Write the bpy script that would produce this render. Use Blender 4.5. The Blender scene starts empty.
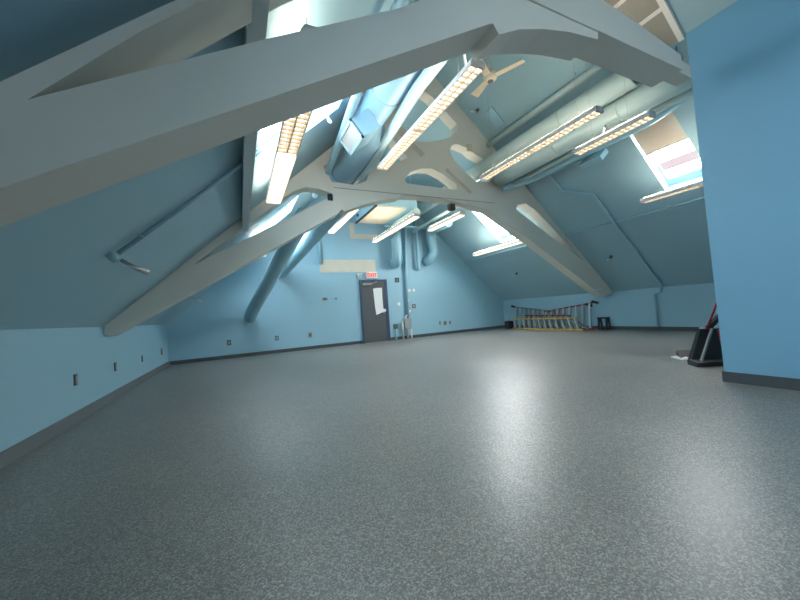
import bpy, bmesh, math, random
from mathutils import Vector, Matrix
random.seed(7)
scene = bpy.context.scene
col = scene.collection

# ---------------------------------------------------------------- camera
CX = (0.89988067, -0.43018953, -0.07177575)
CY = (-0.05059306, 0.0604954, -0.99688547)
CZ = (0.43319179, 0.90070932, 0.03267404)
cam_data = bpy.data.cameras.new('camera')
cam_data.sensor_width = 36.0
cam_data.lens = 335.0 * 36.0 / 800.0
cam_data.clip_start = 0.05
cam = bpy.data.objects.new('camera', cam_data)
col.objects.link(cam)
m = Matrix(((CX[0], -CY[0], -CZ[0], 0), (CX[1], -CY[1], -CZ[1], 0), (CX[2], -CY[2], -CZ[2], 1.0), (0, 0, 0, 1)))
cam.matrix_world = m
scene.camera = cam

# ---------------------------------------------------------------- world, exposure
w = bpy.data.worlds.new('sky')
scene.world = w
w.use_nodes = True
bg = w.node_tree.nodes['Background']
bg.inputs['Color'].default_value = (0.75, 0.86, 1.0, 1)
bg.inputs['Strength'].default_value = 1.0
scene.view_settings.view_transform = 'Standard'
scene.view_settings.look = 'None'
scene.view_settings.gamma = 1.0
scene.view_settings.use_curve_mapping = False
scene.view_settings.exposure = 0.45

SKY_LIGHT = 42.0      # luminous skylight glass
TUBE_LIGHT = 4.0
ADDED_UP_LIGHT = 18.0     # glow added on the pendant tops to brighten the slopes

# ---------------------------------------------------------------- materials
def srgb(r, g, b):
    def c(v):
        v /= 255.0
        return v / 12.92 if v <= 0.04045 else ((v + 0.055) / 1.055) ** 2.4
    return (c(r), c(g), c(b), 1)

def mat(name, color, rough=0.6, metal=0.0, spec=0.5, emit=None, estr=0.0, var=0.0, vscale=3.0, bump=0.0, bscale=60.0):
    M = bpy.data.materials.new(name)
    M.use_nodes = True
    nt = M.node_tree
    b = nt.nodes['Principled BSDF']
    b.inputs['Base Color'].default_value = color
    b.inputs['Roughness'].default_value = rough
    b.inputs['Metallic'].default_value = metal
    b.inputs['Specular IOR Level'].default_value = spec
    if emit:
        b.inputs['Emission Color'].default_value = emit
        b.inputs['Emission Strength'].default_value = estr
    tc = nt.nodes.new('ShaderNodeTexCoord')
    if var > 0:
        n = nt.nodes.new('ShaderNodeTexNoise')
        n.inputs['Scale'].default_value = vscale
        n.inputs['Detail'].default_value = 4
        nt.links.new(tc.outputs['Object'], n.inputs['Vector'])
        mx = nt.nodes.new('ShaderNodeMix')
        mx.data_type = 'RGBA'
        mx.inputs[6].default_value = tuple(c * (1 - var) for c in color[:3]) + (1,)
        mx.inputs[7].default_value = tuple(min(1, c * (1 + var)) for c in color[:3]) + (1,)
        nt.links.new(n.outputs['Fac'], mx.inputs[0])
        nt.links.new(mx.outputs[2], b.inputs['Base Color'])
    if bump > 0:
        n2 = nt.nodes.new('ShaderNodeTexNoise')
        n2.inputs['Scale'].default_value = bscale
        n2.inputs['Detail'].default_value = 3
        nt.links.new(tc.outputs['Object'], n2.inputs['Vector'])
        bp = nt.nodes.new('ShaderNodeBump')
        bp.inputs['Strength'].default_value = bump
        bp.inputs['Distance'].default_value = 0.01
        nt.links.new(n2.outputs['Fac'], bp.inputs['Height'])
        nt.links.new(bp.outputs['Normal'], b.inputs['Normal'])
    return M

M = {}
M['wall'] = mat('wall_paint', (0.30, 0.515, 0.62, 1), 0.5, var=0.04, vscale=0.8, bump=0.05, bscale=40)
M['partition'] = mat('partition_paint', (0.20, 0.43, 0.59, 1), 0.5, var=0.04, vscale=0.8, bump=0.05, bscale=40)
M['slope'] = mat('slope_paint', (0.30, 0.48, 0.555, 1), 0.6, var=0.05, vscale=0.7, bump=0.05, bscale=30)
M['duct'] = mat('duct_paint', (0.30, 0.53, 0.62, 1), 0.35, var=0.04, vscale=3)
M['duct_blue'] = mat('duct_blue_paint', (0.21, 0.38, 0.50, 1), 0.35, var=0.04, vscale=3)
M['pipe_blue'] = mat('pipe_blue_paint', (0.28, 0.43, 0.48, 1), 0.35)
M['duct_lit'] = mat('duct_lit_colour', (0.42, 0.55, 0.54, 1), 0.3, var=0.04, vscale=3)  # warm light on the right ducts, put into a paler colour
M['board'] = mat('bare_board', (0.36, 0.345, 0.30, 1), 0.8, var=0.08, vscale=4)
M['strip'] = mat('purlin_paint', (0.62, 0.70, 0.72, 1), 0.5)
M['pipe'] = mat('pipe_paint', (0.42, 0.56, 0.56, 1), 0.35)
M['truss'] = mat('truss_paint', (0.67, 0.655, 0.585, 1), 0.55, var=0.05, vscale=2, bump=0.04)
M['patch'] = mat('bare_plaster', (0.62, 0.58, 0.48, 1), 0.8, var=0.08, vscale=4)
M['base'] = mat('baseboard_rubber', (0.065, 0.078, 0.088, 1), 0.5)
M['base_left'] = mat('cove_epoxy', (0.125, 0.13, 0.13, 1), 0.45, var=0.1, vscale=60)
M['door'] = mat('door_grey', (0.085, 0.095, 0.10, 1), 0.45, var=0.04)
M['doorframe'] = mat('door_frame_blue_grey', (0.045, 0.075, 0.14, 1), 0.4)
M['white'] = mat('white_enamel', (0.80, 0.80, 0.78, 1), 0.4)
M['housing'] = mat('fixture_enamel', (0.62, 0.60, 0.60, 1), 0.4)
M['louver'] = mat('louver_white', (0.55, 0.50, 0.42, 1), 0.4)
M['paper'] = mat('paper', (0.78, 0.80, 0.80, 1), 0.8)
M['metal'] = mat('brushed_aluminium', (0.55, 0.57, 0.58, 1), 0.35, metal=0.8)
M['galv'] = mat('grey_box', (0.30, 0.32, 0.32, 1), 0.5)
M['dark'] = mat('dark_plastic', (0.02, 0.022, 0.024, 1), 0.5)
M['plate'] = mat('device_plate_brown', (0.10, 0.105, 0.11, 1), 0.45)
M['brown'] = mat('brown_plastic', (0.05, 0.03, 0.022, 1), 0.6)
M['yellow'] = mat('yellow_fibreglass', (0.62, 0.44, 0.05, 1), 0.5, var=0.06, vscale=8)
M['red'] = mat('red_fibreglass', (0.22, 0.015, 0.02, 1), 0.5)
M['redpaint'] = mat('red_paint', (0.30, 0.01, 0.02, 1), 0.4)
M['rail_grey'] = mat('rail_grey', (0.17, 0.20, 0.20, 1), 0.5)
M['fan'] = mat('fan_beige', (0.62, 0.55, 0.42, 1), 0.5, var=0.08, vscale=12)
M['shade'] = mat('shade_fabric', (0.56, 0.48, 0.39, 1), 0.9, var=0.06, vscale=20, bump=0.1, bscale=120)
M['exitred'] = mat('exit_red', (0.75, 0.05, 0.03, 1), 0.5, emit=(1, 0.10, 0.05, 1), estr=0.5)
M['tube'] = mat('fluorescent_tube', (0.9, 0.9, 0.9, 1), 0.5, emit=(1.0, 0.84, 0.62, 1), estr=TUBE_LIGHT)
M['added_upglow'] = mat('added_upglow_strip', (0.9, 0.9, 0.85, 1), 0.5, emit=(1.0, 0.86, 0.68, 1), estr=ADDED_UP_LIGHT)
M['added_backglow'] = mat('added_gable_glow', (0.8, 0.85, 0.9, 1), 0.2, emit=(0.80, 0.90, 1.0, 1), estr=1.8)
M['lens'] = mat('fluorescent_lens', (0.9, 0.9, 0.85, 1), 0.5, emit=(1.0, 0.86, 0.62, 1), estr=1.0)
M['glass_sky'] = mat('skylight_glass', (0.8, 0.85, 0.9, 1), 0.2, emit=(0.97, 0.97, 0.96, 1), estr=SKY_LIGHT)
M['glass_north'] = mat('skylight_glass_north', (0.8, 0.85, 0.9, 1), 0.2, emit=(0.80, 0.90, 1.0, 1), estr=13.0)
M['glass_band'] = mat('skylight_glow_band', (0.06, 0.05, 0.055, 1), 0.6, spec=0.1, emit=(0.75, 0.62, 0.66, 1), estr=0.72)
M['frame'] = mat('skylight_frame', (0.35, 0.55, 0.66, 1), 0.4)
M['splinter'] = mat('pale_wood', (0.75, 0.72, 0.65, 1), 0.7)

# speckled semi-gloss epoxy floor
def floor_mat():
    Mx = bpy.data.materials.new('epoxy_floor')
    Mx.use_nodes = True
    nt = Mx.node_tree
    b = nt.nodes['Principled BSDF']
    tc = nt.nodes.new('ShaderNodeTexCoord')
    def noise(s, d=2, r=0.5):
        n = nt.nodes.new('ShaderNodeTexNoise')
        n.inputs['Scale'].default_value = s
        n.inputs['Detail'].default_value = d
        n.inputs['Roughness'].default_value = r
        nt.links.new(tc.outputs['Object'], n.inputs['Vector'])
        return n
    def ramp(src, stops):
        r = nt.nodes.new('ShaderNodeValToRGB')
        e = r.color_ramp.elements
        e[0].position, e[0].color = stops[0]
        e[1].position, e[1].color = stops[1]
        for p, c in stops[2:]:
            k = e.new(p); k.color = c
        nt.links.new(src, r.inputs[0])
        return r
    sp = nt.nodes.new('ShaderNodeTexVoronoi'); sp.inputs['Scale'].default_value = 170
    nt.links.new(tc.outputs['Object'], sp.inputs['Vector'])
    sep = nt.nodes.new('ShaderNodeSeparateColor'); nt.links.new(sp.outputs['Color'], sep.inputs[0])
    g = lambda v, t=1.0: (v * 1.0, v * 0.985, v * 0.91 * t, 1)
    r1 = ramp(sep.outputs[0], [(0.0, g(0.115)), (1.0, g(0.38)), (0.55, g(0.19))])
    wear = noise(0.9, 5, 0.6)
    r2 = ramp(wear.outputs['Fac'], [(0.35, (0.86, 0.87, 0.87, 1)), (0.7, (1.12, 1.11, 1.08, 1))])
    mul = nt.nodes.new('ShaderNodeMix'); mul.data_type = 'RGBA'; mul.blend_type = 'MULTIPLY'
    mul.inputs[0].default_value = 1.0
    nt.links.new(r1.outputs[0], mul.inputs[6]); nt.links.new(r2.outputs[0], mul.inputs[7])
    # pale scuffs far out on the floor
    mp = nt.nodes.new('ShaderNodeMapping')
    mp.inputs['Scale'].default_value = (1.6, 0.45, 1)
    mp.inputs['Rotation'].default_value = (0, 0, 0.9)
    nt.links.new(tc.outputs['Object'], mp.inputs['Vector'])
    sc = nt.nodes.new('ShaderNodeTexNoise'); sc.inputs['Scale'].default_value = 1.5
    sc.inputs['Detail'].default_value = 6; sc.inputs['Roughness'].default_value = 0.65
    nt.links.new(mp.outputs[0], sc.inputs['Vector'])
    r3 = ramp(sc.outputs['Fac'], [(0.62, (0, 0, 0, 1)), (0.74, (0.5, 0.5, 0.5, 1))])
    m2 = nt.nodes.new('ShaderNodeMix'); m2.data_type = 'RGBA'
    m2.inputs[7].default_value = (0.36, 0.35, 0.33, 1)
    nt.links.new(r3.outputs[0], m2.inputs[0]); nt.links.new(mul.outputs[2], m2.inputs[6])
    nt.links.new(m2.outputs[2], b.inputs['Base Color'])
    b.inputs['Specular IOR Level'].default_value = 0.75
    r4 = ramp(wear.outputs['Fac'], [(0.3, (0.37, 0.37, 0.37, 1)), (0.7, (0.45, 0.45, 0.45, 1))])
    nt.links.new(r4.outputs[0], b.inputs['Roughness'])
    bp = nt.nodes.new('ShaderNodeBump'); bp.inputs['Strength'].default_value = 0.10
    bp.inputs['Distance'].default_value = 0.004
    b2 = noise(60, 2, 0.5)
    nt.links.new(b2.outputs['Fac'], bp.inputs['Height'])
    nt.links.new(bp.outputs['Normal'], b.inputs['Normal'])
    return Mx
M['floor'] = floor_mat()

# ---------------------------------------------------------------- mesh helpers
SPLIT = {'cable', 'seam_ring', 'end_cap', 'hanger_rod', 'knockout', 'grille_frame', 'door_frame'}
class MB:
    def islands(s):
        seen = set(); out = []
        for v in s.bm.verts:
            if v in seen: continue
            st = [v]; seen.add(v); isl = []
            while st:
                q = st.pop(); isl.append(q)
                for e in q.link_edges:
                    o = e.other_vert(q)
                    if o not in seen: seen.add(o); st.append(o)
            out.append(isl)
        return out
    def __init__(s): s.bm = bmesh.new()
    def hexa(s, p):
        v = [s.bm.verts.new(q) for q in p]
        for f in ((0, 3, 2, 1), (4, 5, 6, 7), (0, 1, 5, 4), (1, 2, 6, 5), (2, 3, 7, 6), (3, 0, 4, 7)):
            s.bm.faces.new([v[i] for i in f])
        return s
    def box(s, x0, x1, y0, y1, z0, z1):
        return s.hexa([(x0, y0, z0), (x1, y0, z0), (x1, y1, z0), (x0, y1, z0), (x0, y0, z1), (x1, y0, z1), (x1, y1, z1), (x0, y1, z1)])
    def obox(s, c, ax, ay, az, hx, hy, hz):
        c = Vector(c); ax = Vector(ax).normalized() * hx; ay = Vector(ay).normalized() * hy; az = Vector(az).normalized() * hz
        return s.hexa([c - ax - ay - az, c + ax - ay - az, c + ax + ay - az, c - ax + ay - az, c - ax - ay + az, c + ax - ay + az, c + ax + ay + az, c - ax + ay + az])
    def bar(s, a, b, wx, wy, up=(0, 0, 1)):
        a = Vector(a); b = Vector(b); d = (b - a); L = d.length; d.normalize()
        u = Vector(up)
        if abs(d.dot(u)) > 0.95: u = Vector((1, 0, 0))
        x = d.cross(u).normalized(); y = x.cross(d).normalized()
        return s.obox((a + b) / 2, x, y, d, wx / 2, wy / 2, L / 2)
    def tube(s, pts, r, n=16, caps=True, radii=None):
        pts = [Vector(p) for p in pts]
        rings = []
        ref = None
        for i, p in enumerate(pts):
            if i == 0: d = pts[1] - p
            elif i == len(pts) - 1: d = p - pts[i - 1]
            else: d = (pts[i + 1] - p).normalized() + (p - pts[i - 1]).normalized()
            d.normalize()
            if ref is None:
                ref = Vector((0, 0, 1)) if abs(d.z) < 0.9 else Vector((1, 0, 0))
            x = d.cross(ref).normalized(); y = d.cross(x).normalized(); ref = -y if (-y).dot(ref) > 0 else y
            rr = radii[i] if radii else r
            rings.append([s.bm.verts.new(p + (x * math.cos(2 * math.pi * k / n) + d.cross(x) * math.sin(2 * math.pi * k / n)) * rr) for k in range(n)])
        for a, b in zip(rings, rings[1:]):
            for k in range(n):
                f = s.bm.faces.new((a[k], a[(k + 1) % n], b[(k + 1) % n], b[k])); f.smooth = True
        if caps:
            s.bm.faces.new(list(reversed(rings[0]))); s.bm.faces.new(rings[-1])
        return s
    def build(s, name, material, parent=None, bevel=0.0):
        if name in SPLIT:
            isl = s.islands()
            if len(isl) > 1:
                out = None
                for vs in isl:
                    nb = MB(); mp = {}
                    for v in vs: mp[v] = nb.bm.verts.new(v.co)
                    for f in {f for v in vs for f in v.link_faces}:
                        nf = nb.bm.faces.new([mp[v] for v in f.verts]); nf.smooth = f.smooth
                    out = nb.build(name, material, parent, bevel)
                s.bm.free()
                return out
        if bevel > 0:
            bmesh.ops.bevel(s.bm, geom=s.bm.edges[:], offset=bevel, segments=2, affect='EDGES')
        bmesh.ops.recalc_face_normals(s.bm, faces=s.bm.faces[:])
        me = bpy.data.meshes.new(name)
        s.bm.to_mesh(me); s.bm.free()
        me.materials.append(material)
        o = bpy.data.objects.new(name, me)
        col.objects.link(o)
        if parent: o.parent = parent; o.matrix_parent_inverse = Matrix.Translation(-Vector(parent.location))
        return o

def tag(o, label=None, cat=None, group=None, kind=None):
    if label: o['label'] = label
    if cat: o['category'] = cat
    if group: o['group'] = group
    if kind: o['kind'] = kind
    return o

def thing(name, loc, label, cat, group=None):
    o = bpy.data.objects.new(name, None)
    o.empty_display_size = 0.1
    col.objects.link(o); o.location = loc
    return tag(o, label, cat, group)

def struct(name, mb, material, label=None, parent=None):
    o = mb.build(name, material, parent)
    if not parent: o['kind'] = 'structure'
    if label: o['label'] = label
    return o

def bend(pts, r, n=6):
    """round the corners of a polyline"""
    pts = [Vector(p) for p in pts]
    out = [pts[0]]
    for a, b, c in zip(pts, pts[1:], pts[2:]):
        d1 = (a - b).normalized(); d2 = (c - b).normalized()
        q = min(r, (a - b).length * 0.45, (c - b).length * 0.45)
        p0 = b + d1 * q; p2 = b + d2 * q
        for i in range(n + 1):
            t = i / n
            out.append(p0 * (1 - t) ** 2 + b * 2 * t * (1 - t) + p2 * t * t)
    out.append(pts[-1])
    return out

def plate(name, outer, holes, y0, y1, material, parent=None):
    """upright plate in the x-z plane with holes, from y0 to y1"""
    cu = bpy.data.curves.new(name, 'CURVE'); cu.dimensions = '2D'; cu.fill_mode = 'BOTH'
    cu.extrude = (y1 - y0) / 2
    for poly in [outer] + holes:
        sp = cu.splines.new('POLY'); sp.points.add(len(poly) - 1)
        for p, (x, z) in zip(sp.points, poly): p.co = (x, z, 0, 1)
        sp.use_cyclic_u = True
    tmp = bpy.data.objects.new(name + '_tmp', cu); col.objects.link(tmp)
    dg = bpy.context.evaluated_depsgraph_get()
    me = bpy.data.meshes.new_from_object(tmp.evaluated_get(dg))
    bpy.data.objects.remove(tmp); bpy.data.curves.remove(cu)
    me.transform(Matrix(((1, 0, 0, 0), (0, 0, -1, (y0 + y1) / 2), (0, 1, 0, 0), (0, 0, 0, 1))))
    me.name = name
    me.materials.clear(); me.materials.append(material)
    for p in me.polygons: p.material_index = 0; p.use_smooth = False
    bm = bmesh.new(); bm.from_mesh(me); bmesh.ops.remove_doubles(bm, verts=bm.verts[:], dist=1e-5)
    bmesh.ops.recalc_face_normals(bm, faces=bm.faces[:]); bm.to_mesh(me); bm.free()
    o = bpy.data.objects.new(name, me); col.objects.link(o)
    if parent: o.parent = parent; o.matrix_parent_inverse = Matrix.Translation(-Vector(parent.location))
    return o

# ---------------------------------------------------------------- room dimensions
XL, XR, YF, YB = -1.77, 9.95, 10.8, -5.2
ZL, ZR, K = 1.08, 1.13, 0.9
XA = 4.118
ZA = ZL + K * (XA - XL)
def zl(x): return ZL + K * (x - XL)
def zr(x): return ZR + K * (XR - x)
NL = Vector((-K, 0, 1)).normalized()     # outward (up) normals of the slopes
NR = Vector((K, 0, 1)).normalized()

# ---------------------------------------------------------------- shell
fl = MB(); fl.box(XL - 0.2, XR + 0.2, YB - 0.2, YF + 0.2, -0.15, 0)
struct('floor', fl, M['floor'])
struct('wall_left', MB().box(XL - 0.15, XL, YB, YF, 0, ZL + 0.02), M['wall'])
struct('wall_right', MB().box(XR, XR + 0.15, YB, YF, 0, ZR + 0.02), M['wall'])
gable = [(XL, 0), (XR, 0), (XR, ZR), (XA, ZA), (XL, ZL)]
o = plate('wall_far', gable, [], YF, YF + 0.15, M['wall']); o['kind'] = 'structure'
o = plate('wall_back', gable, [], YB - 0.15, YB, M['wall']); o['kind'] = 'structure'

# sloped ceiling with openings for the skylights
T = 0.25
SX_L = (0.29, 1.42); SX_R = (6.74, 7.87)
SKY_L = [(-1.6, -0.4), (3.30, 4.52), (8.15, 9.45)]
SKY_R = [(-1.7, -0.9), (2.92, 3.64), (7.42, 8.40)]
ce = MB()
def slope(mb, xa, xb, zf, nrm, sx, skies):
    xs = sorted({xa, xb, *sx}); ys = sorted({YB, YF, *[v for s in skies for v in s]})
    for x0, x1 in zip(xs, xs[1:]):
        for y0, y1 in zip(ys, ys[1:]):
            if (x0, x1) == tuple(sx) and (y0, y1) in [tuple(s) for s in skies]: continue
            p = [Vector((x0, y0, zf(x0))), Vector((x1, y0, zf(x1))), Vector((x1, y1, zf(x1))), Vector((x0, y1, zf(x0)))]
            mb.hexa(p + [q + nrm * T for q in p])
slope(ce, XL, XA, zl, NL, SX_L, SKY_L)
slope(ce, XA, XR, zr, NR, SX_R, SKY_R)
struct('ceiling', ce, M['slope'])

# purlin edges running the length of the room
struct('trim_1', MB().box(0.115, 0.215, YB, 6.42, 2.60, zl(0.115) - 0.0), M['strip'])
tr = MB()
a = Vector((8.13, 0, zr(8.13)))
dn = Vector((1, 0, -K)).normalized()
tr.obox(a + dn * 0.05 - NR * 0.025 + Vector((0, (YF + 1.8) / 2, 0)), dn, (0, 1, 0), NR, 0.05, (YF - 1.8) / 2, 0.025)
struct('trim_2', tr, M['slope'])

# partition block on the right
PX, PY, PZ = 4.63, 1.78, 3.80
PT = PX - 0.075
struct('wall_partition', MB().hexa([(PX, YB + .01, 0), (9.9, YB + .01, 0), (9.9, PY, 0), (PX, PY, 0), (PT, YB + .01, PZ), (9.9, YB + .01, PZ), (9.9, PY, PZ), (PT, PY, PZ)]), M['partition'])

# baseboards
H = 0.10
struct('baseboard_left', MB().hexa([(XL, YB, 0), (XL + .05, YB, 0), (XL + .05, YF, 0), (XL, YF, 0), (XL, YB, .105), (XL + .012, YB, .105), (XL + .012, YF, .105), (XL, YF, .105)]), M['base_left'])
struct('baseboard_right', MB().box(XR - .015, XR, PY, YF, 0, H), M['base'])
b = MB(); b.box(XL + .03, 3.68, YF - .015, YF, 0, H); b.box(4.71, XR, YF - .015, YF, 0, H)
struct('baseboard_far', b, M['base'])
b = MB(); b.box(PX - .015, PX, YB, PY + .015, 0, 0.11); b.box(PX, 9.9, PY, PY + .015, 0, 0.11)
struct('baseboard_partition', b, M['base'])

# skylights
n_win = 0
def skylight(side, y0, y1):
    global n_win
    n_win += 1
    sx = SX_L if side == 'L' else SX_R
    zf, nr = (zl, NL) if side == 'L' else (zr, NR)
    A = Vector((sx[0], 0, zf(sx[0]))); B = Vector((sx[1], 0, zf(sx[1])))
    if side == 'R': A, B = B, A         # A is the low edge
    up = (B - A).normalized(); L = (B - A).length
    yv = Vector((0, 1, 0))
    def P(u, y, d): return A + up * u + Vector((0, y, 0)) + nr * d
    def slab(mb, u0, u1, ya, yb, d0, d1):
        mb.hexa([P(u0, ya, d0), P(u1, ya, d0), P(u1, yb, d0), P(u0, yb, d0), P(u0, ya, d1), P(u1, ya, d1), P(u1, yb, d1), P(u0, yb, d1)])
    g = MB(); slab(g, 0.02, L - 0.02, y0 + 0.02, y1 - 0.02, T - 0.02, T)
    o = struct('window_%d' % n_win, g, M['glass_sky' if side == 'R' else 'glass_north'])
    f = MB(); e = 0.045; lo = 0.16
    slab(f, 0.0, lo, y0, y1, T - 0.06, T - 0.02); slab(f, L - e, L, y0, y1, T - 0.06, T - 0.02)
    slab(f, lo, L - e, y0, y0 + e, T - 0.06, T - 0.02); slab(f, lo, L - e, y1 - e, y1, T - 0.06, T - 0.02)
    f.build('window_frame', M['frame'], o)
    return o, slab, L
n_win += 1
o = struct('window_%d' % n_win, MB().box(-0.6, 4.0, YB + .005, YB + .02, 0.95, 2.7), M['added_backglow'])  # added glowing window, out of view, lights surfaces facing the camera
g = MB()
for x0, x1, z0, z1 in ((-0.7, -0.6, .85, 2.8), (4.0, 4.1, .85, 2.8), (-0.6, 4.0, .85, .95), (-0.6, 4.0, 2.7, 2.8), (0.9, 0.96, .95, 2.7), (2.45, 2.51, .95, 2.7)):
    g.box(x0, x1, YB, YB + .06, z0, z1)
g.build('window_frame', M['white'], o)
o1, s, L = skylight('L', *SKY_L[0])  # added skylight behind the viewpoint, lights camera-facing surfaces
oL, s, L = skylight('L', *SKY_L[1])
t = MB(); s(t, 0.75, 0.80, SKY_L[1][0] + .05, SKY_L[1][1] - .05, T - .05, T - .025); t.build('glazing_bar', M['frame'], oL)
skylight('L', *SKY_L[2])
skylight('R', *SKY_R[0])  # its added twin on the right slope, also unseen
oR, s, L = skylight('R', *SKY_R[1])
t = MB(); s(t, 0.36, 0.56, SKY_R[1][0] + .05, SKY_R[1][1] - .05, T - .05, T - .03); t.build('glow_band', M['glass_band'], oR)  # weak pinkish glow put into a strip to dim part of the pane
oR2, s2, L2 = skylight('R', *SKY_R[2])
# roller shades drawn half-way down the right skylights
def shade(slabf, L, y0, y1, u0, label):
    tt = thing('roller_shade', (SX_R[0] + .3, (y0 + y1) / 2, zr(SX_R[0] + .3)), label, 'window shade')
    g = MB(); slabf(g, u0, L - 0.03, y0 + .02, y1 - .02, 0.05, 0.058); g.build('fabric', M['shade'], tt)
    g = MB(); slabf(g, u0 - .02, u0, y0 + .02, y1 - .02, 0.04, 0.065); g.build('hem_bar', M['metal'], tt)
    g = MB(); slabf(g, L - .09, L - .01, y0 + .02, y1 - .02, 0.06, 0.12); g.build('roller', M['housing'], tt)
shade(s, L, SKY_R[1][0], SKY_R[1][1], 0.93, 'tan fabric roller shade half drawn over the skylight beside the blue partition wall')
# crank pole hanging from the left skylight
tt = thing('skylight_crank', (1.25, 4.2, 3.7), 'thin white crank pole hanging inside the left skylight', 'crank pole')
MB().tube([(1.17, 4.3, 3.95), (1.20, 4.3, 3.62)], 0.018, 8).build('pole', M['white'], tt)
MB().tube([(1.20, 4.3, 3.62), (1.24, 4.3, 3.58)], 0.022, 8).build('handle', M['white'], tt)

# ---------------------------------------------------------------- roof trusses
tf = thing('roof_truss', (4.1, 6.33, 0.94), 'whole arched off-white roof truss with pierced crown spanning mid room', 'roof truss')
e = 0.004
outer = [(-1.765, .96), (-1.68, .935), (1.80, 2.95), (1.88, 3.04), (1.93, 3.00), (2.38, 3.18), (2.8, 3.30), (3.17, 3.375), (3.19, 3.42), (3.7, 3.44),
         (4.2, 3.43), (4.68, 3.37), (5.1, 3.32), (5.40, 3.27), (5.46, 3.30), (5.90, 3.04), (6.79, 2.57), (7.97, 1.89), (9.20, 1.17), (9.54, 1.0), (9.90, 1.05), (9.92, zr(9.92) - e),
         (XA, ZA - .01), (-1.76, zl(-1.76) - e)]
lensL = [(-.61, 1.98), (.14, 2.61), (.5, 2.90), (.83, 3.18), (1.0, 3.31), (1.23, 3.41), (1.45, 3.40), (1.72, 3.33), (1.65, 3.25), (.29, 2.48)]
lensR = [(8.84, 2.0), (7.42, 2.76), (6.40, 3.34), (6.45, 3.46), (6.75, 3.52), (7.05, 3.38), (7.42, 3.10), (8.09, 2.56)]
hB = [(1.62, 3.76), (1.72, 3.56), (2.15, 3.54), (2.42, 3.64), (2.50, 3.85), (2.50, 4.40), (2.28, 4.44), (1.58, 3.84)]
hC = [(2.72, 4.12), (2.80, 4.02), (3.05, 4.08), (3.41, 4.25), (3.25, 4.45), (2.95, 4.72), (2.75, 4.58)]
hD = [(3.24, 5.09), (3.63, 5.68), (3.78, 5.80), (3.95, 5.84), (4.13, 5.76), (4.78, 5.24), (4.79, 5.12), (4.63, 4.93), (4.35, 4.80), (4.1, 4.72), (3.80, 4.66), (3.62, 4.66), (3.45, 4.78)]
hE = [(3.30, 3.78), (3.34, 3.70), (3.6, 3.69), (4.50, 3.67), (4.64, 3.70), (4.62, 3.80), (4.3, 3.99), (4.0, 4.09), (3.72, 4.06), (3.45, 3.95)]
hR = [(4.52, 4.56), (4.56, 4.68), (4.66, 4.75), (4.78, 4.76), (5.05, 4.70), (5.20, 4.60), (5.45, 4.52), (5.68, 4.32), (5.74, 4.10), (5.60, 3.95), (5.20, 3.92), (4.90, 4.12), (4.62, 4.35)]
plate('truss_frame', outer, [lensL, lensR, hB, hC, hD, hE, hR], 6.20, 6.47, M['truss'], tf)
# crown fascia boards, seam and bolts
MB().box(2.42, 2.50, 6.12, 6.20, 3.17, 3.26).build('junction_box', M['dark'], tf) if False else None
MB().tube([(1.66, 6.185, 3.19), (1.66, 6.185, 3.30)], 0.05, 12).build('bolt', M['dark'], tf)
g = MB(); g.box(4.48, 4.62, 6.30, 6.42, 3.24, 3.38); g.build('sensor_box', M['dark'], tf)
g = MB(); g.box(9.05, 9.38, 6.165, 6.20, 1.19, 1.225); g.build('foot_lamp', M['white'], tf)
# upper king strut and splice plates on the crown
MB().bar((3.0, 6.19, 4.95), (3.75, 6.19, 4.32), 0.02, 0.30, up=(0, 1, 0)).build('brace_board', M['truss'], tf)
MB().bar((4.35, 6.19, 4.10), (4.98, 6.19, 3.62), 0.02, 0.20, up=(0, 1, 0)).build('brace_board', M['truss'], tf)
MB().box(1.75, 5.7, 6.192, 6.2, 3.445, 3.452).build('seam', M['plate'], tf)
MB().box(5.0, 5.14, 6.17, 6.20, 4.62, 4.80).build('light_bracket', M['fan'], tf)

tn = thing('roof_truss', (1.5, 1.73, 1.0), 'near cropped off-white roof truss crossing overhead from the left to the partition', 'roof truss')
outn = [(-1.765, .92), (1.58, 2.83), (1.66, 3.12), (2.71, 3.12), (3.26, 3.12), (3.96, 3.12), (3.955, 3.265), (3.30, 3.36), (2.78, 3.41), (2.6, 3.52), (2.6, 2.53 + .9 * 2.6), (-1.70, 1.0)]
hn = [(-.64, 1.845), (-.3, 2.20), (.3, 2.75), (.9, 3.2), (1.35, 3.48), (1.75, 3.45), (1.55, 3.15), (.9, 2.70), (.19, 2.315)]
plate('truss_frame', outn, [hn], 1.60, 1.87, M['truss'], tn)
arch = [(1.585, 2.835), (1.60, 2.84), (1.64, 2.78), (1.83, 2.875), (2.08, 2.955), (2.35, 3.015), (2.66, 3.055), (2.70, 3.06), (2.71, 3.118), (1.665, 3.118)]
plate('arch_board', arch, [], 1.612, 1.86, M['truss'], tn)
MB().box(3.965, 4.22, 1.64, 1.775, 3.13, 3.26).build('bearing_block', M['truss'], tn)

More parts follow.
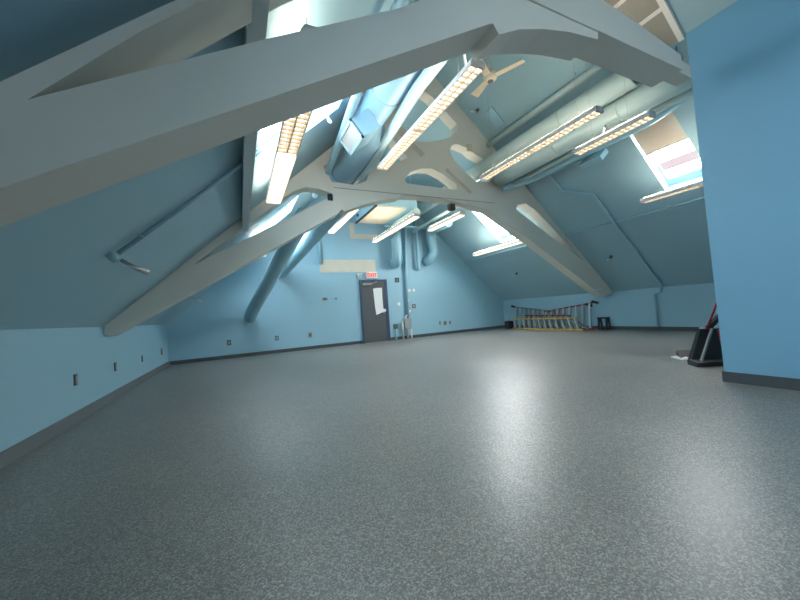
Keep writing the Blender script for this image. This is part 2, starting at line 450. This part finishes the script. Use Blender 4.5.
# ---------------------------------------------------------------- pendant fluorescent lights
def pendant(x, z, y0, y1, label, segs=2, louver_until=None, group='pendant fluorescent lights', wd=0.165, ztop=None):
    t = thing('pendant_light', (x, (y0 + y1) / 2, z), label, 'ceiling light', group)
    h = 0.075; hw = wd / 2
    # housing: flattened channel, open downwards
    prof = [(-hw, 0), (-hw, .035), (-hw * .75, h), (hw * .75, h), (hw, .035), (hw, 0), (hw - .012, 0), (hw - .012, .03), (hw * .7, h - .012), (-hw * .7, h - .012), (-hw + .012, .03), (-hw + .012, 0)]
    plate_pts = [(x + a, z + b) for a, b in prof]
    plate('housing', plate_pts, [], y0, y1, M['housing'], t)
    g = MB()
    for yy in (y0, y1 - .01):
        g.hexa([(x - hw, yy, z), (x + hw, yy, z), (x + hw, yy + .01, z), (x - hw, yy + .01, z), (x - hw * .75, yy, z + h), (x + hw * .75, yy, z + h), (x + hw * .75, yy + .01, z + h), (x - hw * .75, yy + .01, z + h)])
    g.build('end_cap', M['housing'], t)
    MB().box(x - hw * .6, x + hw * .6, y0 + .05, y1 - .05, z + h + .002, z + h + .008).build('added_uplight', M['added_upglow'], t)  # added glowing strip, hidden from below, sends light up to the ceiling
    L = (y1 - y0) / segs
    for s in range(segs):
        a = y0 + s * L + .02; b = a + L - .04
        if louver_until is not None and s >= louver_until:
            MB().box(x - hw + .012, x + hw - .012, a, b, z - .02, z + .02).build('lens', M['lens'], t)
            MB().box(x - hw * .4, x + hw * .4, a, b, z + .035, z + .05).build('tube', M['tube'], t)
            continue
        for k in (-1, 1):
            MB().tube([(x + k * hw * .45, a, z + .038), (x + k * hw * .45, b, z + .038)], 0.016, 8).build('tube', M['tube'], t)
        g = MB()
        g.box(x - .006, x + .006, a, b, z + .0, z + .03)
        n = int((b - a) / .075)
        for i in range(n + 1):
            yy = a + (b - a) * i / n
            g.box(x - hw + .012, x + hw - .012, yy - .004, yy + .004, z, z + .03)
        g.build('louver', M['louver'], t)
    zf = ztop or min(zl(x), zr(x))
    g = MB()
    for yy in (y0 + .3, y1 - .3): g.tube([(x, yy, z + h), (x, yy, zf)], 0.0022, 6)
    g.build('cable', M['galv'], t)
    return t
pendant(0.545, 2.77, 2.05, 5.30, 'pendant fluorescent light hanging below the left skylight, smooth lens at its far end', 2, 1, wd=0.22)
pendant(2.15, 3.25, 2.40, 4.78, 'long louvered pendant light near room centre with ceiling fan at its near end', wd=0.165, ztop=3.67)
pendant(4.35, 3.40, 2.66, 4.98, 'louvered pendant light hanging under the round ducts on the right', wd=0.165)
pendant(5.00, 3.30, 2.38, 3.50, 'short pendant light directly beside the cream pipe and tan skylight shade', 1, wd=0.165, ztop=5.52)
pendant(7.15, 2.75, 1.90, 3.72, 'pendant light below the shaded right skylight, running behind the partition', wd=0.165)
pendant(0.65, 2.75, 8.0, 9.70, 'far left pendant light, only its end peeking below the truss chord', 2, 0)
pendant(2.32, 3.22, 6.65, 8.78, 'leftmost of the three pendants seen under the truss arch', 2, 0)
pendant(3.93, 3.22, 6.9, 9.72, 'middle pendant of the three under the truss arch, above the exit door', 2, 0, ztop=3.90)
pendant(5.00, 3.22, 6.55, 8.12, 'rightmost of the three pendants seen under the truss arch', 2, 0)
pendant(7.30, 2.70, 6.9, 9.10, 'pendant light at the lower edge of the far right skylight', 2, 0)

pendant(2.15, 3.25, -2.6, -0.2, 'added louvered pendant light, unseen behind the viewpoint, left of the partition', ztop=3.67)  # added out of view to light the faces turned to the camera
pendant(0.545, 2.77, -2.6, -0.2, 'added louvered pendant light, unseen behind the viewpoint by the left slope')  # second added pendant out of view, same purpose
# wire loops (power cords) by the fixtures
def cord(name, c, r, label):
    g = MB(); pts = [(c[0] + r * math.cos(a) * .7, c[1] + r * math.cos(a) * .7, c[2] + r * math.sin(a)) for a in [math.pi * i / 12 for i in range(0, 13)]]
    tag(g.tube(pts, 0.012, 8).build(name, M['white']), label, 'cord')
cord('power_cord', (2.0, 2.42, 3.32), 0.13, 'white looped cord at the near end of the central pendant light')
cord('power_cord', (4.9, 2.95, 3.36), 0.09, 'white looped cord on top of the short pendant by the tan shade')

# ceiling fan
tt = thing('ceiling_fan', (4.12, 4.33, 4.90), 'beige three-bladed ceiling fan hanging near the end of the central pendant', 'ceiling fan')
MB().tube([(4.12, 4.33, ZA - .05), (4.12, 4.33, 5.0)], 0.02, 8).build('down_rod', M['fan'], tt)
MB().tube([(4.12, 4.33, 5.05), (4.12, 4.33, 5.0), (4.12, 4.33, 4.90), (4.12, 4.33, 4.86)], .1, 20, radii=[.06, .11, .11, .07]).build('motor_housing', M['fan'], tt)
MB().tube([(4.12, 4.33, 4.86), (4.12, 4.33, 4.85)], 0.05, 16).build('hub_cap', M['plate'], tt)
for ang, ln in ((-63, .58), (206, .58), (84, .50)):
    a = math.radians(ang); d = Vector((math.cos(a), math.sin(a), 0)); sd = Vector((-d.y, d.x, 0)); c = Vector((4.12, 4.33, 4.92))
    g = MB()
    tw = Vector((0, 0, .02))
    q = [c + d * .09 - sd * .055, c + d * ln - sd * .075 - tw, c + d * ln + sd * .075 + tw, c + d * .09 + sd * .055]
    g.hexa(q + [v + Vector((0, 0, .012)) for v in q]); g.build('blade', M['fan'], tt)

# ---------------------------------------------------------------- ducts and pipes
def duct(name, pts, r, material, label, cat='duct', n=24, seams=0.0, caps=True, group=None, radii=None):
    t = thing(name, pts[0], label, cat, group)
    MB().tube(pts, r, n, caps=caps, radii=radii).build('duct_body' if cat == 'duct' else 'pipe_run', M[material], t)
    if seams > 0:
        g = MB(); P = [Vector(p) for p in pts]
        for a, b in zip(P, P[1:]):
            L = (b - a).length; d = (b - a).normalized(); k = seams
            while k < L - .1:
                rr = r if not radii else radii[P.index(a)]
                g.tube([a + d * (k - .012), a + d * (k + .012)], rr * 1.025, n); k += seams
        if len(g.bm.verts): g.build('seam_ring', M[material], t)
    return t
def hangers(t, xz, ys, material='metal'):
    for y in ys:
        x, z = xz; zf = min(zl(x), zr(x))
        MB().tube([(x, y, z), (x, y, zf)], 0.007, 6).build('hanger_rod', M[material], t)

# left bank
t = duct('round_duct', [(1.97, -2.0, 4.02), (1.97, 4.75, 4.02), (2.06, 4.95, 3.90), (2.06, 6.85, 3.90)], .31, 'duct_blue', 'largest round blue duct left of centre, with a square side grille', seams=1.5, radii=[.24, .24, .27, .27])
# side tap with grille
g = MB()
c = [(1.83, 4.55, 3.45), (1.60, 4.55, 3.60), (1.60, 4.30, 3.60), (1.83, 4.30, 3.45)]
g.obox((1.72, 4.55, 3.66), (0.8, 0, 0.6), (0, 1, 0), (-.6, 0, .8), .17, .28, .14)
g.build('side_tap', M['duct_blue'], t)
g = MB(); g.obox((1.59, 4.55, 3.56), (0.8, 0, 0.6), (0, 1, 0), (-.6, 0, .8), .012, .24, .11); g.build('grille', M['galv'], t)
g = MB()
for sgn in (-1, 1):
    g.obox(Vector((1.585, 4.55, 3.555)) + Vector((0, sgn * .26, 0)), (0.8, 0, 0.6), (0, 1, 0), (-.6, 0, .8), .02, .02, .15)
    g.obox(Vector((1.585, 4.55, 3.555)) + Vector((-.6, 0, .8)) * sgn * .13, (0.8, 0, 0.6), (0, 1, 0), (-.6, 0, .8), .02, .28, .02)
g.build('grille_frame', M['pipe_blue'], t)
duct('round_pipe', [(2.12, -2.0, 3.75), (2.12, 3.5, 3.72), (2.32, 5.6, 3.72), (2.32, 6.6, 3.72)], .075, 'pipe_blue', 'pale pipe running below the right side of the largest duct', 'pipe', 16)
duct('round_pipe', [(1.45, -2.0, 3.76), (1.45, 3.6, 3.76), (1.66, 6.2, 3.74), (1.66, 7.5, 3.74)], .06, 'duct_blue', 'blue pipe running along the left side of the largest duct', 'pipe', 16)
# ducts dropping across the far wall left of the door
duct('round_duct', bend([(1.28, 6.75, 3.06), (.33, 10.42, 1.28), (.28, 10.70, 1.12)], .2), .17, 'duct', 'lowest-reaching blue duct slanting down the far wall by the left corner', seams=0)
duct('round_duct', bend([(2.12, 6.9, 3.42), (1.27, 10.45, 2.50), (1.20, 10.70, 2.44)], .2), .19, 'duct', 'shorter blue duct ending high on the far wall, right of the lowest-reaching one', seams=.45)
# thin drop above bare plaster
duct('conduit_drop', [(2.43, 10.72, 4.6), (2.43, 10.72, 2.68)], .05, 'duct', 'thin blue conduit ending above the left end of the bare plaster patch', 'pipe', 12)
# right bank
t = duct('round_pipe', [(5.62, 3.0, 4.84), (5.62, 6.15, 4.84)], .065, 'pipe', 'highest pipe under the right slope, above the round ducts', 'pipe', 16)
hangers(t, (5.62, 4.88), (3.8, 5.0))
t = duct('round_duct', [(5.42, 2.75, 4.24), (5.42, 10.2, 4.24)], .18, 'duct_lit', 'upper round duct on the right, passing through the truss opening', seams=1.2)
MB().tube([(5.42, 2.7, 4.24), (5.42, 2.76, 4.24)], .15, 24).build('open_end', M['dark'], t)
t = duct('round_duct', [(5.68, 1.9, 3.95), (5.68, 5.4, 3.95), (5.68, 5.95, 3.95)], .19, 'duct_lit', 'lower round duct on the right, stopping at the truss', seams=1.2)
MB().tube([(5.68, 5.9, 3.95), (5.68, 5.97, 3.95)], .16, 24).build('open_end', M['dark'], t)
t = duct('round_pipe', [(6.02, 1.95, 3.84), (6.02, 6.15, 3.84)], .055, 'pipe', 'cream pipe beside the short pendant, lowest on the right slope', 'pipe', 16)
hangers(t, (6.06, 3.95), (2.5, 3.8, 5.1))
t = duct('round_duct', bend([(6.32, 2.6, 4.0), (6.25, 3.0, 3.86), (6.25, 5.2, 3.86), (6.15, 5.9, 3.86), (5.85, 6.05, 3.80)], .3), .11, 'duct', 'narrow blue duct tight under the right slope with an elbow at the truss', seams=0)
# register below the pendants on the right
tt = thing('air_register', (6.0, 3.7, 3.5), 'small blue square register hanging under the cream pipe', 'air vent')
MB().obox((6.45, 4.15, 3.72), (.74, 0, .67), (0, 1, 0), (-.67, 0, .74), .14, .22, .05).build('register_box', M['duct'], tt)
MB().tube([(6.40, 4.15, 3.80), (6.46, 4.15, 3.74)], .08, 12).build('collar', M['duct'], tt)

# drops on the far wall right of the door
t = duct('round_duct', bend([(5.05, 9.2, 4.35), (5.05, 10.45, 4.35), (5.05, 10.45, 2.72), (5.05, 10.79, 2.70)], .28), .17, 'duct', 'left one of the two round ducts dropping above the dark wall plate')
t = duct('round_duct', bend([(6.42, 9.2, 3.85), (6.44, 10.5, 3.85), (6.60, 10.5, 3.05), (6.42, 10.55, 2.82), (6.36, 10.78, 2.78)], .3), .17, 'duct', 'rightmost round duct dropping on the far wall, hooking left at its foot')
duct('conduit_drop', bend([(5.60, 10.70, 4.85), (5.47, 10.70, 2.6), (5.42, 10.72, .75)], .1), .055, 'duct', 'tall blue conduit running from the ducts down to the low wall box', 'pipe', 12)
duct('conduit_drop', bend([(5.95, 10.62, 4.6), (5.95, 10.62, 2.55), (6.05, 10.78, 2.5)], .08), .06, 'duct', 'short capped conduit between the two dropping ducts', 'pipe', 12)
duct('round_pipe', [(4.6, 10.3, 3.92), (6.4, 10.3, 3.92)], .05, 'duct', 'crosswise blue pipe tying the dropping ducts together', 'pipe', 12)
duct('round_pipe', [(5.14, 6.6, 3.58), (5.6, 10.2, 3.72)], .045, 'pipe', 'slim pale pipe above the rightmost pendant under the arch', 'pipe', 12)

# air handler hanging at the far end
tt = thing('air_handler', (4.3, 9.3, 3.9), 'rectangular air handling unit with pale underside hanging near the far wall', 'air handler')
MB().box(3.5, 4.78, 8.35, 10.1, 3.93, 4.45).build('casing', M['duct'], tt)
MB().box(3.53, 4.45, 8.38, 10.07, 3.90, 3.93).build('underside_panel', M['patch'], tt)
MB().box(3.48, 3.53, 8.33, 10.12, 3.885, 3.93).build('edge_rail', M['dark'], tt)
g = MB()
for yy, zz in ((8.7, 4.25), (9.1, 4.2), (9.8, 4.05), (9.95, 4.2)): g.box(3.47, 3.5, yy, yy + .12, zz, zz + .07)
g.build('knockout', M['dark'], tt)
MB().tube(bend([(4.66, 8.2, 3.76), (4.66, 9.6, 3.72), (4.72, 10.2, 3.6)], .4), .13, 20).build('outlet_duct', M['pipe'], tt)
g = MB()
for a in ((3.6, 8.5), (4.7, 8.5), (3.6, 9.9), (4.7, 9.9)): g.tube([(a[0], a[1], 4.45), (a[0], a[1], min(zl(a[0]), zr(a[0])))], .01, 6)
g.build('hanger_rod', M['metal'], tt)

# bare panels on the upper right slope
pn = thing('bare_panel', (5.4, 3.0, 5.1), 'unpainted beige board panels high on the right slope above the near truss', 'ceiling panel')
def onR(x, y, d): return Vector((x, y, zr(x))) - NR * d
g = MB(); p = [onR(4.4, 2.43, 0), onR(6.0, 2.43, 0), onR(6.0, 3.02, 0), onR(4.4, 3.02, 0)]; q = [onR(4.4, 2.43, .03), onR(6.0, 2.43, .03), onR(6.0, 3.02, .03), onR(4.4, 3.02, .03)]
g.hexa(q + p); g.build('board', M['board'], pn)
for xx in (5.28, 5.60):
    g = MB(); q = [onR(xx, 2.43, .05), onR(xx + .04, 2.43, .05), onR(xx + .04, 3.02, .05), onR(xx, 3.02, .05)]; p = [onR(xx, 2.43, .03), onR(xx + .04, 2.43, .03), onR(xx + .04, 3.02, .03), onR(xx, 3.02, .03)]
    g.hexa(q + p); g.build('batten', M['white'], pn)
g = MB(); q = [onR(4.4, 2.36, .06), onR(6.02, 2.36, .06), onR(6.02, 2.43, .06), onR(4.4, 2.43, .06)]; p = [onR(4.4, 2.36, 0), onR(6.02, 2.36, 0), onR(6.02, 2.43, 0), onR(4.4, 2.43, 0)]
g.hexa(q + p); g.build('edge_trim', M['white'], pn)

# sprinkler pipes on the left slope
def slopeL(x, y, d=.05): return Vector((x, y, zl(x))) - NL * d
def sprinkler_left(y, x0, x1, label):
    t = thing('sprinkler_pipe', slopeL(x0, y), label, 'sprinkler')
    MB().tube([slopeL(x0, y, .04), slopeL(x1, y, .04)], .022, 10).build('pipe_run', M['slope'], t)
    MB().tube([slopeL(x0 - .04, y, .0), slopeL(x0 - .04, y, .09)], .035, 10).build('elbow', M['slope'], t)
    a = slopeL(x0 - .02, y, .10)
    MB().tube([a, a + Vector((.10, 0, -.07)), a + Vector((.2, .03, -.12))], .02, 10, radii=[.02, .022, .03]).build('sprinkler_head', M['metal'], t)
    MB().tube([slopeL(x0 + .18, y - .12, .05), slopeL(x0 + .2, y + .1, .05)], .008, 6).build('clip', M['slope'], t)
sprinkler_left(3.93, -1.02, 0.6, 'thin sprinkler pipe with silver head on the left slope before the truss')
sprinkler_left(9.0, -1.02, 0.2, 'small sprinkler pipe seen beneath the far truss left leg')
def slopeR(x, y, d=.04): return Vector((x, y, zr(x))) - NR * d
def sprinkler_right(x, y, label):
    t = thing('sprinkler', slopeR(x, y, 0), label, 'sprinkler')
    MB().tube([slopeR(x, y, 0), slopeR(x, y, .08)], .035, 10).build('escutcheon', M['plate'], t)
    a = slopeR(x, y, .08)
    MB().tube([a, a + Vector((-.2, -.05, -.06))], .016, 8).build('sprinkler_head', M['white'], t)
sprinkler_right(8.93, 5.51, 'sprinkler head on the right slope, right of the truss leg')
sprinkler_right(8.93, 8.86, 'sprinkler head on the right slope under the far skylight')
sprinkler_right(5.14, 5.87, 'small dark sprinkler high on the right slope near the truss peak')
# small access hatch
tag(MB().obox(slopeR(5.42, 5.65, .014), (1, 0, -K), (0, 1, 0), NR, .22, .12, .012).build('access_hatch', M['duct']), 'pale rectangular hatch high on the right slope beside the truss', 'hatch')

# conduit zigzagging down the right slope
pts = [slopeR(6.2, 5.42), slopeR(6.61, 5.42), slopeR(7.16, 5.41), slopeR(7.45, 4.86), slopeR(8.4, 4.86), slopeR(9.82, 4.86), (9.86, 4.88, 1.02), (9.88, 5.06, .98), (9.90, 5.06, .10)]
t = duct('slope_conduit', bend(pts, .06, 3), .03, 'duct', 'blue conduit zigzagging down the right slope to the knee wall foot', 'pipe', 10)

# ---------------------------------------------------------------- far wall fittings
yw = YF
dr = tag(MB().box(3.76, 4.60, yw - .05, yw - .01, .01, 2.06).build('door_1', M['door']), 'grey steel door with paper taped over its window', None, None, 'structure')
g = MB(); g.box(3.70, 3.76, yw - .07, yw, 0, 2.14); g.box(4.60, 4.70, yw - .07, yw, 0, 2.14); g.box(3.76, 4.60, yw - .07, yw, 2.06, 2.14)
g.build('door_frame', M['doorframe'], dr)
g = MB(); g.box(3.80, 4.12, yw - .12, yw - .05, 1.95, 2.03); g.build('door_closer', M['galv'], dr)
g = MB(); g.bar((4.12, yw - .10, 2.0), (4.33, yw - .08, 2.07), .02, .02); g.build('closer_arm', M['galv'], dr)
g = MB(); g.tube([(4.54, yw - .05, .95), (4.54, yw - .10, .95), (4.44, yw - .10, 1.0)], .014, 10); g.build('door_handle', M['metal'], dr)
g = MB(); g.box(4.22, 4.49, yw - .055, yw - .05, 1.05, 1.80); g.build('door_window', M['dark'], dr)
# sheets of paper taped over the door window
g = MB()
pp = [(4.22, 1.83), (4.33, 1.85), (4.55, 1.85), (4.54, 1.55), (4.55, 1.12), (4.66, 1.10), (4.67, 1.02), (4.52, 1.00), (4.28, .92), (4.25, 1.2)]
vs = [g.bm.verts.new((x, yw - .064 + .003 * math.sin(7 * z), z)) for x, z in [(q[0] - .05, q[1]) for q in pp]]
f = g.bm.faces.new(vs); r = bmesh.ops.extrude_face_region(g.bm, geom=[f]); bmesh.ops.translate(g.bm, vec=(0, .004, 0), verts=[v for v in r['geom'] if isinstance(v, bmesh.types.BMVert)])
tag(g.build('taped_paper', M['paper']), 'long white paper sheet taped over the grey door window', 'paper')

# exit sign
tt = thing('exit_sign', (4.15, yw, 2.22), 'white exit sign with red letters above the grey door', 'exit sign')
MB().box(3.97, 4.36, yw - .07, yw, 2.19, 2.41).build('sign_body', M['white'], tt)
cu = bpy.data.curves.new('exit_text', 'FONT'); cu.body = 'EXIT'; cu.size = .17; cu.extrude = .004; cu.align_x = 'CENTER'; cu.align_y = 'CENTER'; cu.offset = .004
to = bpy.data.objects.new('exit_tmp', cu); col.objects.link(to)
me = bpy.data.meshes.new_from_object(to.evaluated_get(bpy.context.evaluated_depsgraph_get())); bpy.data.objects.remove(to)
me.transform(Matrix.Translation((4.165, yw - .075, 2.30)) @ Matrix.Rotation(math.pi / 2, 4, 'X'))
me.materials.clear(); me.materials.append(M['exitred'])
lt = bpy.data.objects.new('lettering', me); col.objects.link(lt); lt.parent = tt; lt.matrix_parent_inverse = Matrix.Translation(-Vector(tt.location))
lt['label'] = 'red EXIT lettering'
tt = thing('emergency_light', (3.72, yw, 2.24), 'small twin-head emergency light left of the exit sign', 'emergency light')
MB().box(3.63, 3.81, yw - .06, yw, 2.22, 2.30).build('battery_box', M['pipe'], tt)
for dx in (-.05, .05): MB().tube([(3.72 + dx, yw - .05, 2.34), (3.72 + dx, yw - .11, 2.33)], .03, 12).build('lamp_head', M['white'], tt)

# bare plaster patches
tag(MB().box(2.40, 4.34, yw - .006, yw, 2.42, 2.84).build('plaster_patch', M['patch']), 'wide beige unpainted patch above and left of the door', 'wall patch')
g = MB(); g.box(3.50, 3.66, yw - .006, yw, 3.56, 4.1); g.box(3.66, 4.5, yw - .006, yw, 3.56, 3.72)
tag(g.build('plaster_patch', M['patch']), 'L-shaped beige unpainted patch high under the air handler', 'wall patch')

def outlet(p, axis, label, w_=.075, h_=.115, material='plate', cat='outlet', ring=False, name='wall_outlet'):
    x, y, z = p
    t = thing(name, p, label, cat)
    if axis == 'x':
        MB().box(x, x + .012, y - w_ / 2, y + w_ / 2, z - h_ / 2, z + h_ / 2).build('cover_plate', M[material], t)
        MB().box(x + .012, x + .016, y - w_ / 4, y + w_ / 4, z - h_ / 3, z + h_ / 3).build('socket_face', M['galv' if material == 'plate' else 'plate'], t)
    else:
        MB().box(x - w_ / 2, x + w_ / 2, y - .012, y, z - h_ / 2, z + h_ / 2).build('cover_plate', M[material], t)
        MB().box(x - w_ / 4, x + w_ / 4, y - .016, y - .012, z - h_ / 3, z + h_ / 3).build('socket_face', M['galv' if material == 'plate' else 'plate'], t)
outlet((XL, 5.22, .47), 'x', 'dark wall outlet on the left knee wall, nearest the camera', .08, .13)
outlet((XL, 6.61, .455), 'x', 'second dark outlet from the camera on the left knee wall', .08, .13)
outlet((XL, 8.18, .43), 'x', 'narrow dark outlet on the left knee wall, third from the camera', .06, .12)
outlet((XL, 10.0, .43), 'x', 'dark outlet on the left knee wall closest to the corner', .14, .15)
outlet((-.31, yw, .45), 'y', 'dark outlet on the far wall nearest the left corner', .10, .15)
outlet((.98, yw, .45), 'y', 'dark outlet on the far wall below the lowest-reaching duct', .10, .14)
outlet((1.97, yw, .45), 'y', 'pale round-ringed outlet on the far wall left of the door', .12, .16, 'galv')
outlet((2.51, yw, 1.56), 'y', 'grey thermostat at chest height left of the door', .18, .10, 'galv', 'thermostat', name='thermostat')
outlet((2.87, yw, 1.55), 'y', 'empty pale mounting bracket beside the thermostat', .13, .07, 'duct', 'bracket', name='wall_bracket')
outlet((5.13, yw, 2.11), 'y', 'dark square plate high on the wall right of the door', .16, .17, 'dark', 'wall plate', name='wall_plate')
outlet((5.74, yw, 1.14), 'y', 'round dark junction box right of the tall conduit', .14, .15, 'plate', 'junction box', name='junction_box')
outlet((6.80, yw, .44), 'y', 'left small dark outlet of the three in a row right of the door', .07, .13)
outlet((7.02, yw, .42), 'y', 'middle larger grey outlet of the three in a row right of the door', .16, .17, 'galv')
outlet((7.25, yw, .42), 'y', 'right small dark outlet of the three in a row right of the door', .07, .13)
for (x, z), l in (((5.14, 1.25), 'white plaster dab just right of the door at handle height'), ((5.60, 1.72), 'left of two white plaster dabs above the round junction box'),
                  ((5.78, 1.72), 'right of two white plaster dabs above the round junction box'), ((5.52, 1.36), 'white plaster dab beside the tall conduit')):
    g = MB(); n = 12
    vs = [(x + .05 * math.cos(2 * math.pi * k / n) * (1 + .15 * math.sin(3 * k)), z + .06 * math.sin(2 * math.pi * k / n)) for k in range(n)]
    tag(plate('plaster_dab', vs, [], yw - .004, yw, M['white']), l, 'wall patch')
tt = thing('wall_box', (4.95, yw, .3), 'small dark box with a stub pipe low on the wall by the door', 'junction box')
MB().box(4.87, 5.0, yw - .08, yw, .38, .55).build('box_body', M['plate'], tt)
MB().tube([(4.92, yw - .04, .38), (4.92, yw - .04, 0.0)], .03, 10).build('stub_pipe', M['duct'], tt)
tt = thing('conduit_stand', (5.3, yw - .1, 0), 'grey disconnect box on two white floor conduits at the far wall', 'electrical box')
MB().box(5.24, 5.50, yw - .17, yw - .02, .35, .72).build('box_body', M['galv'], tt)
for x in (5.17, 5.50):
    MB().tube([(x, yw - .12, 0), (x, yw - .12, .42 if x > 5.3 else .62)], .028, 10).build('conduit_leg', M['white'], tt)
MB().tube([(5.36, yw - .10, .35), (5.36, yw - .10, 0)], .04, 10).build('conduit_leg', M['galv'], tt)
MB().tube([(5.17, yw - .12, .62), (5.55, yw - .08, 1.0)], .026, 10).build('slanted_conduit', M['white'], tt)

# ---------------------------------------------------------------- ladders on their side at the right knee wall
def side_ladder(name, label, x, lo, hi, n, rail_mat, rungs_mat, lean=.10, foot=None, rw=.085):
    """lo/hi: ((y0,z0),(y1,z1)) of the lower and upper rails"""
    t = thing(name, (x, (lo[0][0] + lo[1][0]) / 2, 0), label, 'ladder')
    (a0, z0), (a1, z1) = lo; (b0, w0), (b1, w1) = hi
    MB().bar((x, a0, z0), (x, a1, z1), rw * .5, .045).build('rail', M[rail_mat], t)
    MB().bar((x + lean, b0, w0), (x + lean, b1, w1), rw * .5, .045).build('rail', M[rail_mat], t)
    for i in range(n):
        k = (i + .5) / n
        A = Vector((x, a0 + (a1 - a0) * k, z0 + (z1 - z0) * k)); B = Vector((x + lean, b0 + (b1 - b0) * k, w0 + (w1 - w0) * k))
        MB().bar(A, B, .05, .075, up=(1, 0, 0)).build('rung', M[rungs_mat], t)
    if foot:
        for (yy, zz, dx) in foot: MB().obox((x + dx, yy, zz), (0, 1, .3), (1, 0, 0), (0, -.3, 1), .10, .03, .035).build('rubber_foot', M['dark'], t)
    return t
side_ladder('extension_ladder', 'yellow-railed ladder lying on its side in front at the knee wall', 9.38, ((9.75, .03), (6.85, .03)), ((9.85, .38), (7.05, .38)), 12, 'yellow', 'metal', .10)
side_ladder('step_ladder', 'dark red-railed stepladder on its side, wide foot towards the partition', 9.60, ((8.6, .03), (6.62, .03)), ((8.5, .60), (6.65, .83)), 8, 'red', 'metal', .10, [(6.60, .845, .10), (6.80, .77, .10)])
side_ladder('step_ladder', 'grey-railed stepladder on its side, wide foot towards the far corner', 9.76, ((10.1, .03), (8.0, .03)), ((10.05, .83), (8.1, .58)), 9, 'rail_grey', 'metal', .08, [(10.1, .85, .08)])
side_ladder('step_ladder', 'red-railed low ladder wedged between the yellow and grey ladders', 9.51, ((9.4, .05), (6.6, .05)), ((9.3, .50), (7.4, .46)), 9, 'red', 'rail_grey', .05)
tt = thing('tool_case', (9.55, 10.1, 0), 'black case standing at the far-corner end of the ladders', 'case')
MB().box(9.42, 9.68, 9.98, 10.22, 0, .30).build('case_body', M['dark'], tt, .01)
MB().tube(bend([(9.45, 10.1, .30), (9.45, 10.1, .34), (9.6, 10.1, .34), (9.6, 10.1, .30)], .02), .01, 8).build('handle', M['red'], tt)
tt = thing('folding_stand', (9.7, 6.4, 0), 'black open metal stand at the partition end of the ladders', 'stand')
for yy in (6.30, 6.54):
    MB().bar((9.68, yy, 0), (9.72, yy, .36), .04, .05).build('leg', M['dark'], tt)
    MB().bar((9.85, yy, 0), (9.80, yy, .36), .04, .04).build('leg', M['dark'], tt)
MB().box(9.66, 9.84, 6.28, 6.56, .34, .38).build('top_bar', M['dark'], tt)
MB().bar((9.70, 6.30, .05), (9.70, 6.54, .05), .03, .03).build('stretcher', M['dark'], tt)
MB().bar((9.66, 6.40, .05), (9.70, 6.56, .10), .08, .08).build('hinge_block', M['dark'], tt)

# ---------------------------------------------------------------- hand truck and clutter behind the partition
tt = thing('hand_truck', (5.7, 2.35, 0), 'black hand truck with red frame leaning at the partition corner', 'hand truck')
g = MB(); g.hexa([(5.42, 2.42, .02), (5.98, 2.05, .02), (6.03, 2.12, .02), (5.47, 2.49, .02), (5.70, 2.40, .46), (6.10, 2.10, .46), (6.14, 2.15, .46), (5.74, 2.45, .46)])
g.build('back_panel', M['dark'], tt)
g = MB(); g.hexa([(5.28, 2.30, .0), (5.72, 2.02, .0), (5.98, 2.10, .0), (5.42, 2.46, .0), (5.30, 2.30, .05), (5.72, 2.04, .06), (5.98, 2.12, .07), (5.44, 2.46, .07)])
g.build('toe_plate', M['dark'], tt)
MB().bar((5.31, 2.26, .08), (5.66, 2.26, .46), .02, .035).build('side_bar', M['galv'], tt)
MB().bar((5.64, 2.12, .02), (5.60, 2.16, .46), .035, .035).build('frame_tube', M['redpaint'], tt)
MB().tube([(5.62, 2.30, .46), (5.74, 2.20, .83)], .012, 10).build('handle_tube', M['redpaint'], tt)
MB().bar((5.66, 2.30, .47), (5.84, 2.18, .68), .06, .05).build('grip', M['dark'], tt)
MB().bar((5.62, 2.36, .475), (5.95, 2.12, .475), .07, .02).build('top_rail', M['metal'], tt)
for p in ((5.78, 2.42), (6.0, 2.25)):
    MB().tube([(p[0], p[1], .07), (p[0] + .04, p[1] + .05, .07)], .07, 16).build('wheel', M['dark'], tt)
tt = thing('dustpan', (5.85, 2.75, 0), 'dark brown dustpan with pale lip lying beside the hand truck', 'dustpan')
MB().hexa([(5.80, 2.70, 0), (5.95, 2.55, 0), (6.15, 2.72, 0), (5.98, 2.85, 0), (5.80, 2.70, .015), (5.95, 2.55, .03), (6.15, 2.72, .10), (5.98, 2.85, .10)]).build('pan', M['brown'], tt)
MB().hexa([(5.90, 2.88, 0), (5.72, 2.66, 0), (5.80, 2.60, 0), (5.99, 2.80, 0), (5.90, 2.88, .012), (5.72, 2.66, .006), (5.82, 2.62, .03), (5.99, 2.80, .03)]).build('lip', M['white'], tt)
